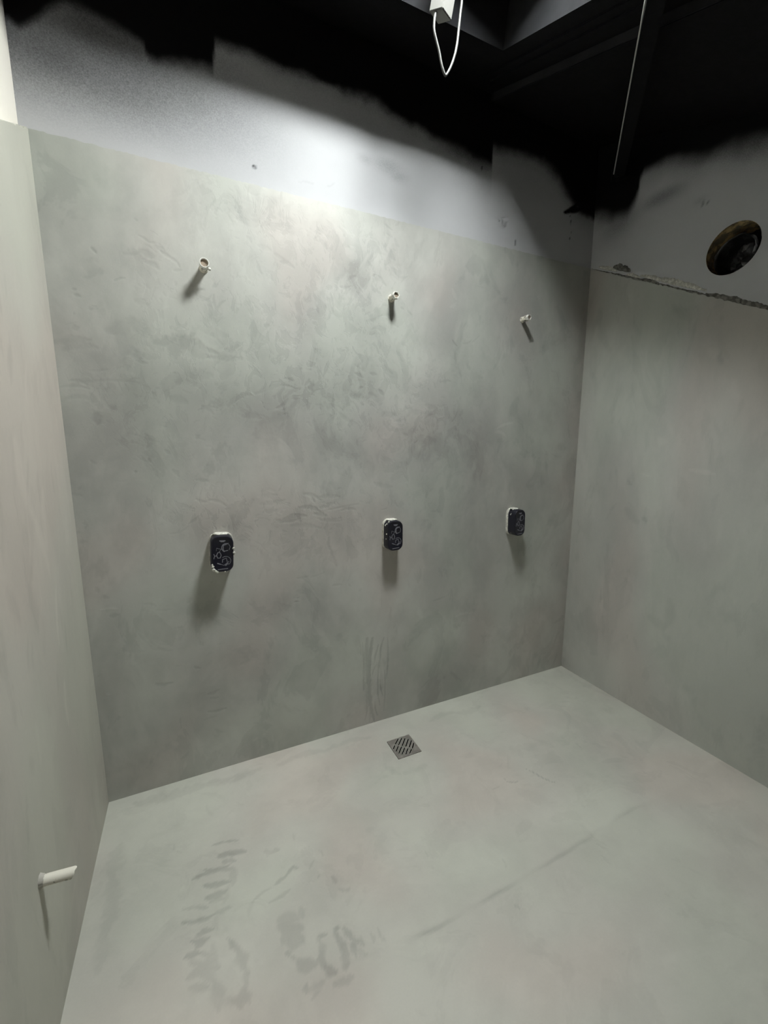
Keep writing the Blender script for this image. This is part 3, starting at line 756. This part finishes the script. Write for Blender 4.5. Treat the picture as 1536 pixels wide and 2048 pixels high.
# ------------------------------------------------------------------ lamp in the shaft
lamp = empty('hanging_lamp', LAMP_POS)
tag(lamp, 'white rectangular LED panel hanging inside the roof shaft', 'lamp')
lamp.rotation_euler = (0, math.radians(LAMP_TILT), 0)
hx, hy = LAMP_SIZE[0] / 2, LAMP_SIZE[1] / 2
bm = bmesh.new()
box_bm(bm, -hx - 0.012, hx + 0.012, -hy - 0.012, hy + 0.012, 0.003, 0.028)
bmesh.ops.bevel(bm, geom=bm.edges[:], offset=0.004, segments=2, affect='EDGES')
link('housing', mesh_from_bm('housing', bm), M_white, lamp)
for x0_, x1_, y0_, y1_, dep in ((-hx - 0.012, -hx, -hy - 0.012, hy + 0.012, 0.25), (hx, hx + 0.012, -hy - 0.012, hy + 0.012, 1), (-hx, hx, -hy - 0.012, -hy, 1), (-hx, hx, hy, hy + 0.012, 1)):
    bm = bmesh.new()
    box_bm(bm, x0_, x1_, y0_, y1_, -LAMP_BAFFLE * dep, 0.0028)
    link('rim', mesh_from_bm('rim', bm), M_black, lamp)  # added baffle sides, uneven in depth to shape the light on the walls
m, nt, bs = new_mat('lit_diffuser')
em = N(nt, 'ShaderNodeEmission')
em.inputs[0].default_value = (*LAMP_COLOR, 1)
em.inputs[1].default_value = LAMP_POWER
nt.links.new(em.outputs[0], nt.nodes['Material Output'].inputs['Surface'])
bm = bmesh.new()
box_bm(bm, -hx, hx, -hy, hy, -0.002, 0.003)
dif = link('diffuser', mesh_from_bm('diffuser', bm), m, lamp)
for sx in (-1, 1):
    link('hanger', tube_mesh('hanger', [(sx * hx * 0.8, 0, 0.026), (sx * hx * 0.8, 0, 0.3), (sx * hx * 0.8, 0, TOPZ - LAMP_POS[2])], 0.0015, 6), M_cable, lamp)

# ------------------------------------------------------------------ driver box with its cable loop
DRV = (1.257, -0.40, 2.862)
drv = empty('led_driver', DRV)
tag(drv, 'white plastic driver box with a looped white cable under the roof shaft', 'power supply')
bm = bmesh.new()
box_bm(bm, -0.031, 0.031, -0.027, 0.027, 0, 0.17)
bmesh.ops.bevel(bm, geom=bm.edges[:], offset=0.003, segments=2, affect='EDGES')
bmesh.ops.transform(bm, matrix=Matrix.Rotation(math.radians(12), 4, Vector((0.85, -0.525, 0))) @ Matrix.Rotation(math.radians(12), 4, Vector((0.525, 0.85, 0))) @ Matrix.Rotation(math.radians(27), 4, 'Z'), verts=bm.verts)
link('case', mesh_from_bm('case', bm, True, 40), M_driver, drv)
cable_pts = [(1.242, -0.405, 2.885), (1.236, -0.408, 2.862), (1.229, -.41, 2.838), (1.228, -.41, 2.806), (1.237, -.41, 2.78), (1.249, -.41, 2.751), (1.260, -.41, 2.715), (1.273, -.41, 2.692), (1.281, -.41, 2.694), (1.297, -.41, 2.722), (1.312, -.41, 2.761), (1.321, -.41, 2.802), (1.326, -.41, 2.847), (1.331, -.41, 2.893), (1.336, -.41, 2.938), (1.345, -.41, 3.10), (1.345, -.43, 3.4), (1.34, -.46, TOPZ)]
link('cable', tube_mesh('cable', [Vector(q) - Vector(DRV) for q in cable_pts], 0.0042, 12), M_cable, drv)
link('hanger', tube_mesh('hanger', [(0.012, -0.048, 0.155), (0.02, -0.05, 0.5), (0.03, -0.03, TOPZ - DRV[2])], 0.002, 8), M_cable, drv)

# ------------------------------------------------------------------ black strut in the corner, with a highlight strip added along its edge
A3, B3 = Vector((2.455, -0.19, 2.79)), Vector((1.61, -0.93, 2.645))
strut = empty('ceiling_strut', tuple(A3))
tag(strut, 'black square ceiling strut running diagonally to the back right corner', 'strut')
d = (B3 - A3)
ln = d.length
zax = d.normalized()
xax = zax.cross(Vector((0, 0, 1))).normalized()
yax = zax.cross(xax)
rot = Matrix((xax, yax, zax)).transposed().to_4x4()
bm = bmesh.new()
box_bm(bm, -0.024, 0.024, -0.018, 0.018, 0, ln + 0.25)
bmesh.ops.bevel(bm, geom=bm.edges[:], offset=0.003, segments=2, affect='EDGES')
bmesh.ops.transform(bm, matrix=rot, verts=bm.verts)
link('square_tube', mesh_from_bm('square_tube', bm), M_black, strut)
bm = bmesh.new()
box_bm(bm, -0.036, 0.036, -0.03, 0.03, -0.022, 0.004)
bmesh.ops.bevel(bm, geom=bm.edges[:], offset=0.003, segments=2, affect='EDGES')
bmesh.ops.transform(bm, matrix=rot, verts=bm.verts)
link('foot_plate', mesh_from_bm('foot_plate', bm), M_black, strut)
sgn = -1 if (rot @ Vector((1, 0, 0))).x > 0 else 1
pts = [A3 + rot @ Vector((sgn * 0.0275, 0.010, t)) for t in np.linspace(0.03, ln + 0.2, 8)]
glint = link('thin_cable', tube_mesh('thin_cable', pts, 0.0026, 8), M_edge_glint)  # pale tube standing in for light catching the strut's edge
tag(glint, 'thin grey cable running along the black ceiling strut', 'cable')

# ------------------------------------------------------------------ flexible duct in the core hole
duct = empty('ventilation_duct', (W + RT + 0.05, HY, HZ))
tag(duct, 'dark foil ventilation duct inside the round hole of the right wall', 'duct')
bm = bmesh.new()
rings = []
g = np.random.default_rng(2)
for k in range(22):
    dpt = k * 0.005
    rr = (0.078 + 0.004 * math.cos(k * math.pi)) * (1.0 - 0.10 * k / 22)
    rings.append([bm.verts.new((dpt, 0.012 + rr * math.cos(a) * (1 + 0.03 * g.normal()), -0.014 + rr * math.sin(a) * (1 + 0.03 * g.normal()))) for a in np.linspace(0, 2 * math.pi, 40, endpoint=False)])
for A_, B_ in zip(rings, rings[1:]):
    for k in range(40):
        bm.faces.new((A_[k], B_[k], B_[(k + 1) % 40], A_[(k + 1) % 40]))
link('hose', mesh_from_bm('hose', bm, True), M_foil, duct)
bm = bmesh.new()
vs_ = [bm.verts.new((0.105 + 0.006 * g.normal(), 0.012 + 0.075 * q * math.cos(a), -0.014 + 0.075 * q * math.sin(a))) for q in (0.35, 0.7, 1.0) for a in np.linspace(0, 2 * math.pi, 20, endpoint=False)]
for q in range(2):
    for k in range(20):
        bm.faces.new((vs_[q * 20 + k], vs_[q * 20 + (k + 1) % 20], vs_[q * 20 + 20 + (k + 1) % 20], vs_[q * 20 + 20 + k]))
bm.faces.new(vs_[:20][::-1])
link('crumpled_end', mesh_from_bm('crumpled_end', bm), M_foil, duct)
bm = bmesh.new()
prev = None
for t in np.linspace(0, 1, 14):
    a = math.radians(105 + 130 * t)
    rr = 0.072 - 0.030 * math.sin(math.pi * t)
    y, z = 0.012 + rr * math.cos(a) - 0.02, -0.014 + rr * math.sin(a)
    q = [bm.verts.new((0.02, y, z)), bm.verts.new((0.02, y - 0.010, z)), bm.verts.new((0.09, y - 0.012, z)), bm.verts.new((0.09, y - 0.002, z))]
    if prev:
        for k in range(4):
            bm.faces.new((prev[k], q[k], q[(k + 1) % 4], prev[(k + 1) % 4]))
    prev = q
bmesh.ops.recalc_face_normals(bm, faces=bm.faces)
link('damper_flap', mesh_from_bm('damper_flap', bm, True, 40), M_foil, duct)

# ------------------------------------------------------------------ shower pipe stubs on the back wall
def hex_squash(a, d):
    # hexagonal outline of the plug head
    k = (a % (math.pi / 3)) - math.pi / 6
    return math.cos(math.pi / 6) / math.cos(k) * 1.06


def stub(loc, label, length, r, head, tilt=0.0):
    o = empty('pipe_stub', loc)
    tag(o, label, 'pipe stub', 'white pipe stubs on the back wall')
    o.rotation_euler = (0, 0, tilt)
    # body: outer wall out to the head, the bore going back in
    hl = 0.016
    link('socket', revolve_y('socket', [(r * 1.16, -0.001), (r * 1.16, 0.004), (r, 0.006), (r, length - hl), (r * 0.70, length - hl), (r * 0.70, 0.0)], 32), M_pipe, o)
    R = r * head
    link('hex_head', revolve_y('hex_head', [(r * 0.72, length - hl), (R, length - hl + 0.0005), (R, length - 0.001), (R * 0.97, length), (R * 0.80, length), (R * 0.77, length - 0.002), (R * 0.75, length - hl)], 48, hex_squash if head < 1.2 else None), M_white, o)
    link('bore', revolve_y('bore', [(R * 0.72, length - 0.012), (R * 0.735, length - 0.0065), (R * 0.70, length - 0.006)], 48, hex_squash if head < 1.2 else None), M_bore, o)
    return o


stub((0.488, 0.0, 2.090), 'white pipe stub with a broken cup rim, above the left valve box', 0.062, 0.0140, 1.22)
stub((1.271, 0.0, 2.092), 'white pipe stub with a hexagonal end, above the middle valve box', 0.053, 0.0142, 1.08)
stub((2.043, 0.0, 2.091), 'white pipe stub with a collar, nearest the right wall', 0.054, 0.0132, 1.05)
# plaster crumb on the left rim, collar on the right stub
by_label = {o['label']: o for o in bpy.data.objects if 'label' in o.keys()}
left_stub = by_label['white pipe stub with a broken cup rim, above the left valve box']
bm = bmesh.new()
bmesh.ops.create_icosphere(bm, subdivisions=2, radius=0.005)
for v in bm.verts:
    v.co *= 0.8 + 0.5 * abs(math.sin(v.co.x * 900 + v.co.z * 700))
bmesh.ops.translate(bm, verts=bm.verts, vec=(0.017, -0.040, -0.012))
link('plaster_crumb', mesh_from_bm('plaster_crumb', bm, True), M_plaster, left_stub)
right_stub = by_label['white pipe stub with a collar, nearest the right wall']
link('collar', revolve_y('collar', [(0.0128, 0.020), (0.0150, 0.021), (0.0150, 0.027), (0.0128, 0.028)], 32), M_pipe, right_stub)

# drain stub on the left wall: tube with a scooped end
o = empty('drain_pipe_stub', (0.0, -0.716, 0.413))
tag(o, 'dirty white plastic pipe stub low on the left wall', 'pipe stub')
bm = bmesh.new()
seg = 32
ro, ri, Lp = 0.0125, 0.0100, 0.070
prof = [(ro, -0.002), (ro, Lp), (ri, Lp), (ri, 0.0)]
rings = []
for rad_, d_ in prof:
    ring = []
    for k in range(seg):
        a = 2 * math.pi * k / seg
        cut = 0.0
        if d_ == Lp:
            cut = 0.005 * math.sin(a) - 0.005 * max(0, math.cos(a)) ** 2 + 0.0012 * math.sin(5 * a)
        ring.append(bm.verts.new((d_ + cut - (0.004 if d_ == Lp else 0), rad_ * math.cos(a), rad_ * math.sin(a))))
    rings.append(ring)
for A_, B_ in zip(rings, rings[1:]):
    for k in range(seg):
        bm.faces.new((A_[k], A_[(k + 1) % seg], B_[(k + 1) % seg], B_[k]))
bm.faces.new(rings[-1])
bmesh.ops.recalc_face_normals(bm, faces=bm.faces)
bmesh.ops.rotate(bm, verts=bm.verts, cent=(0, 0, 0), matrix=Matrix.Rotation(math.radians(6), 3, 'Y'))
link('tube', mesh_from_bm('tube', bm, True, 40), M_pipe, o)
bm = bmesh.new()
g = np.random.default_rng(8)
r0 = [bm.verts.new((-0.002, (0.0165 + 0.002 * g.normal()) * math.cos(a), (0.0165 + 0.002 * g.normal()) * math.sin(a))) for a in np.linspace(0, 2 * math.pi, 24, endpoint=False)]
r1 = [bm.verts.new((0.008 + 0.003 * g.random(), 0.0128 * math.cos(a), 0.0128 * math.sin(a))) for a in np.linspace(0, 2 * math.pi, 24, endpoint=False)]
for k in range(24):
    bm.faces.new((r0[k], r0[(k + 1) % 24], r1[(k + 1) % 24], r1[k]))
bmesh.ops.recalc_face_normals(bm, faces=bm.faces)
link('cement_collar', mesh_from_bm('cement_collar', bm, True), M_cement_left, o)

# ------------------------------------------------------------------ shower valve boxes
def rounded_rect(hw, hh, r, n=8):
    pts = []
    for cx, cz, a0 in ((hw - r, hh - r, 0), (-hw + r, hh - r, 90), (-hw + r, -hh + r, 180), (hw - r, -hh + r, 270)):
        for k in range(n + 1):
            a = math.radians(a0 + 90 * k / n)
            pts.append((cx + r * math.cos(a), cz + r * math.sin(a)))
    return pts


def prism(name, sections, mat, parent, sharp=40):
    """Loft of rounded rectangles: (hw, hh, radius, distance from wall)."""
    bm = bmesh.new()
    rings = []
    for hw, hh, r, d_ in sections:
        rings.append([bm.verts.new((x, -d_, z)) for x, z in rounded_rect(hw, hh, r)])
    n = len(rings[0])
    for A_, B_ in zip(rings, rings[1:]):
        for k in range(n):
            bm.faces.new((A_[k], A_[(k + 1) % n], B_[(k + 1) % n], B_[k]))
    bm.faces.new(rings[0][::-1])
    bm.faces.new(rings[-1])
    bmesh.ops.recalc_face_normals(bm, faces=bm.faces)
    return link(name, mesh_from_bm(name, bm, True, sharp), mat, parent)


def line_strip(bm, pts, w, y, closed=False, h=0.0008):
    """Raised flat line on a face at distance y from the wall."""
    n = len(pts)
    rows = []
    for i in range(n):
        a = Vector(pts[(i - 1) % n] if closed else pts[max(i - 1, 0)])
        b = Vector(pts[(i + 1) % n] if closed else pts[min(i + 1, n - 1)])
        t = (b - a)
        t = t.normalized() if t.length > 1e-9 else Vector((1, 0))
        nx, nz = -t.y * w / 2, t.x * w / 2
        x, z = pts[i]
        rows.append([bm.verts.new((x + nx, -y + 0.0005, z + nz)), bm.verts.new((x + nx, -y - h, z + nz)), bm.verts.new((x - nx, -y - h, z - nz)), bm.verts.new((x - nx, -y + 0.0005, z - nz))])
    pairs = list(zip(rows, rows[1:] + ([rows[0]] if closed else [])))
    for A_, B_ in pairs:
        for k in range(3):
            bm.faces.new((A_[k], B_[k], B_[k + 1], A_[k + 1]))
    if not closed:
        bm.faces.new(rows[0])
        bm.faces.new(rows[-1][::-1])


def arc(cx, cz, rx, rz, a0, a1, n=12):
    return [(cx + rx * math.cos(math.radians(a0 + (a1 - a0) * k / n)), cz + rz * math.sin(math.radians(a0 + (a1 - a0) * k / n))) for k in range(n + 1)]


def valve_box(loc, label, hw, hh, depth, roll, splashes):
    o = empty('shower_valve_box', loc)
    tag(o, label, 'valve box', 'shower valve boxes on the back wall')
    o.rotation_euler = (0, roll, 0)
    prism('housing', [(hw + 0.001, hh + 0.002, 0.030, -0.002), (hw + 0.001, hh + 0.002, 0.030, 0.016), (hw - 0.004, hh - 0.004, 0.028, 0.0165)], M_plaster, o)
    cov = prism('cover', [(hw - 0.001, hh - 0.001, 0.030, 0.014), (hw - 0.002, hh - 0.002, 0.030, depth - 0.004), (hw - 0.0035, hh - 0.0035, 0.029, depth - 0.001), (hw - 0.007, hh - 0.007, 0.026, depth),
                          (hw - 0.009, hh - 0.009, 0.024, depth - 0.0008)], M_cover, o, 30)
    f = depth - 0.0008
    s = hw / 0.042
    glyphs = [
        ([(-0.010 * s, 0.0545), (0.011 * s, 0.0545)], 0.0040, False), ([(-0.006 * s, 0.0515), (0.007 * s, 0.0515)], 0.0040, False),              # half moon at the top
        (arc(0.013 * s, 0.026, 0.015 * s, 0.017, 60, 250, 16), 0.0030, False),
        ([(0.004 * s, 0.036), (0.014 * s, 0.040), (0.022 * s, 0.044)], 0.0030, False),
        ([(0.004 * s, 0.036), (0.003 * s, 0.020), (0.007 * s, 0.012), (0.020 * s, 0.015)], 0.0026, False),
        ([(0.024 * s, 0.016), (0.028 * s, 0.030), (0.022 * s, 0.040)], 0.0020, False),
        (arc(-0.012 * s, -0.004, 0.008 * s, 0.013, 0, 360, 6)[:-1], 0.0030, True),                                                  # hexagon
        ([(-0.012 * s, 0.009), (-0.004 * s, 0.020), (-0.020 * s, 0.026), (-0.021 * s, 0.014)], 0.0018, False),
        ([(-0.030 * s, 0.002), (-0.027 * s, -0.006), (-0.030 * s, -0.018)], 0.0026, False),
        ([(-0.027 * s, -0.006), (-0.020 * s, -0.006)], 0.0026, False),
        (arc(0.012 * s, -0.028, 0.018 * s, 0.018, 130, -60, 16), 0.0022, False),
        ([(0.000 * s, -0.034), (0.001 * s, -0.022), (0.014 * s, -0.017), (0.017 * s, -0.032)], 0.0030, False),
        ([(-0.018 * s, -0.036), (-0.006 * s, -0.041)], 0.0042, False),
        ([(-0.006 * s, -0.041), (0.006 * s, -0.046), (0.024 * s, -0.030)], 0.0022, False),
        ([(0.010 * s, -0.047), (0.020 * s, -0.036)], 0.0070, False),
        ([(-0.016 * s, -0.0625), (0.020 * s, -0.0600)], 0.0030, False),                                                            # bar at the foot
    ]
    for pts, w_, cl in glyphs:
        bm = bmesh.new()
        line_strip(bm, [(x, z * hh / 0.075) for x, z in pts], w_, f, cl)
        bmesh.ops.recalc_face_normals(bm, faces=bm.faces)
        link('embossed_mark', mesh_from_bm('embossed_mark', bm), M_glyph, cov)
    g = np.random.default_rng(int(abs(loc[0]) * 1000))
    bm = bmesh.new()
    bmesh.ops.create_icosphere(bm, subdivisions=3, radius=1.0)
    for v in bm.verts:
        k = 0.85 + 0.3 * g.random()
        v.co = Vector((v.co.x * hw * 0.66 * k - 0.004, v.co.y * 0.020 * k - 0.022, v.co.z * 0.0035 * k + hh - 0.0005))
    link('plaster_cap', mesh_from_bm('plaster_cap', bm, True), M_plaster, o)
    for (x, z, dd, rr) in splashes:
        bm = bmesh.new()
        bmesh.ops.create_icosphere(bm, subdivisions=2, radius=rr * 1.25)
        for v in bm.verts:
            v.co *= 0.7 + 0.6 * g.random()
        bmesh.ops.scale(bm, verts=bm.verts, vec=(1, 0.6, 1))
        bmesh.ops.translate(bm, verts=bm.verts, vec=(x, -dd - 0.004, z))
        link('plaster_splash', mesh_from_bm('plaster_splash', bm, True), M_plaster, o)
    return o


valve_box((0.486, 0.0, 1.003), 'dark valve box flecked with white plaster, nearest the left wall', 0.045, 0.0755, 0.070, math.radians(3),
          [(0.042, 0.022, 0.066, 0.0035), (0.044, 0.004, 0.066, 0.004), (0.044, -0.004, 0.062, 0.003), (-0.036, -0.050, 0.067, 0.0045), (-0.038, -0.042, 0.066, 0.003), (-0.032, -0.062, 0.068, 0.005), (-0.018, -0.073, 0.064, 0.004), (-0.024, -0.068, 0.067, 0.0035), (0.010, -0.073, 0.066, 0.002)])
valve_box((1.268, 0.0, 1.004), 'dark valve box with a scuffed side, middle of the three', 0.0425, 0.0745, 0.062, 0.0,
          [(-0.040, 0.050, 0.030, 0.004), (-0.038, 0.058, 0.040, 0.003), (-0.041, 0.010, 0.045, 0.003), (-0.041, -0.015, 0.040, 0.0025), (-0.030, 0.068, 0.046, 0.004)])
valve_box((2.038, 0.0, 1.008), 'dark valve box with a shiny side, nearest the right wall', 0.0390, 0.0755, 0.070, math.radians(-1),
          [(-0.037, 0.045, 0.030, 0.0035), (-0.036, 0.050, 0.034, 0.003), (-0.020, 0.072, 0.030, 0.004), (-0.030, -0.060, 0.030, 0.003)])

# ------------------------------------------------------------------ floor drain
cx, cy = 0.5 * (DX0 + DX1), 0.5 * (DY0 + DY1)
drain = empty('floor_drain', (cx, cy, 0.0))
tag(drain, 'small square steel floor drain with two rows of slanting slots', 'drain')
cu_ = bpy.data.curves.new('drain_plate', 'CURVE')
cu_.dimensions = '2D'
cu_.fill_mode = 'BOTH'
cu_.extrude = 0.0009
cu_.bevel_depth = 0.0005
cu_.bevel_resolution = 2


def poly(pts):
    sp = cu_.splines.new('POLY')
    sp.points.add(len(pts) - 1)
    for q, (x, y) in zip(sp.points, pts):
        q.co = (x, y, 0, 1)
    sp.use_cyclic_u = True


hx, hy = 0.5 * (DX1 - DX0) - 0.0016, 0.5 * (DY1 - DY0) - 0.0016
poly([(-hx, -hy), (hx, -hy), (hx, hy), (-hx, hy)])
slots = [((1.206, -.196), (1.235, -.169)), ((1.218, -.207), (1.252, -.172)), ((1.231, -.219), (1.267, -.180)), ((1.244, -.231), (1.279, -.191)), ((1.257, -.242), (1.288, -.207)), ((1.268, -.254), (1.291, -.226)),
         ((1.182, -.221), (1.199, -.203)), ((1.187, -.241), (1.212, -.214)), ((1.194, -.257), (1.224, -.225)), ((1.205, -.268), (1.235, -.237)), ((1.220, -.277), (1.247, -.247)), ((1.239, -.279), (1.260, -.259))]
slot_rims = []
for (ax, ay), (bx, by) in slots:
    a, b = Vector((ax - cx, ay - cy)), Vector((bx - cx, by - cy))
    t = (b - a).normalized()
    nrm = Vector((-t.y, t.x))
    w_ = 0.0036
    pts = []
    for c, s0 in ((b, -90), (a, 90)):
        for k in range(7):
            q = math.radians(s0 + 180 * k / 6)
            pts.append(tuple(c + w_ * (math.cos(q) * t + math.sin(q) * nrm)))
    poly(pts)
    slot_rims.append(pts)
tmp = bpy.data.objects.new('drain_plate_curve', cu_)
COL.objects.link(tmp)
bpy.context.view_layer.update()
me = bpy.data.meshes.new_from_object(tmp.evaluated_get(bpy.context.evaluated_depsgraph_get()))
bpy.data.objects.remove(tmp)
plate = link('grate_plate', me, None, drain)
me.materials.clear()
me.materials.append(M_steel)
plate.location = (0, 0, 0.0012)
for pts in slot_rims:
    bm = bmesh.new()
    line_strip(bm, pts, 0.0010, 0.0, True, 0.0010)
    # line_strip draws in x/z towards -y: lay it flat
    bmesh.ops.transform(bm, matrix=Matrix(((1, 0, 0, 0), (0, 0, 1, 0), (0, -1, 0, 0.0024), (0, 0, 0, 1))), verts=bm.verts)
    bmesh.ops.recalc_face_normals(bm, faces=bm.faces)
    link('slot_rim', mesh_from_bm('slot_rim', bm), M_rim, plate)
bm = bmesh.new()
hx, hy = 0.5 * (DX1 - DX0), 0.5 * (DY1 - DY0)
box_bm(bm, -hx, hx, -hy, hy, -0.07, -0.001)
top = [f for f in bm.faces if f.calc_center_median().z > -0.002]
bmesh.ops.delete(bm, geom=top, context='FACES')
link('trap_body', mesh_from_bm('trap_body', bm), M_void, drain)
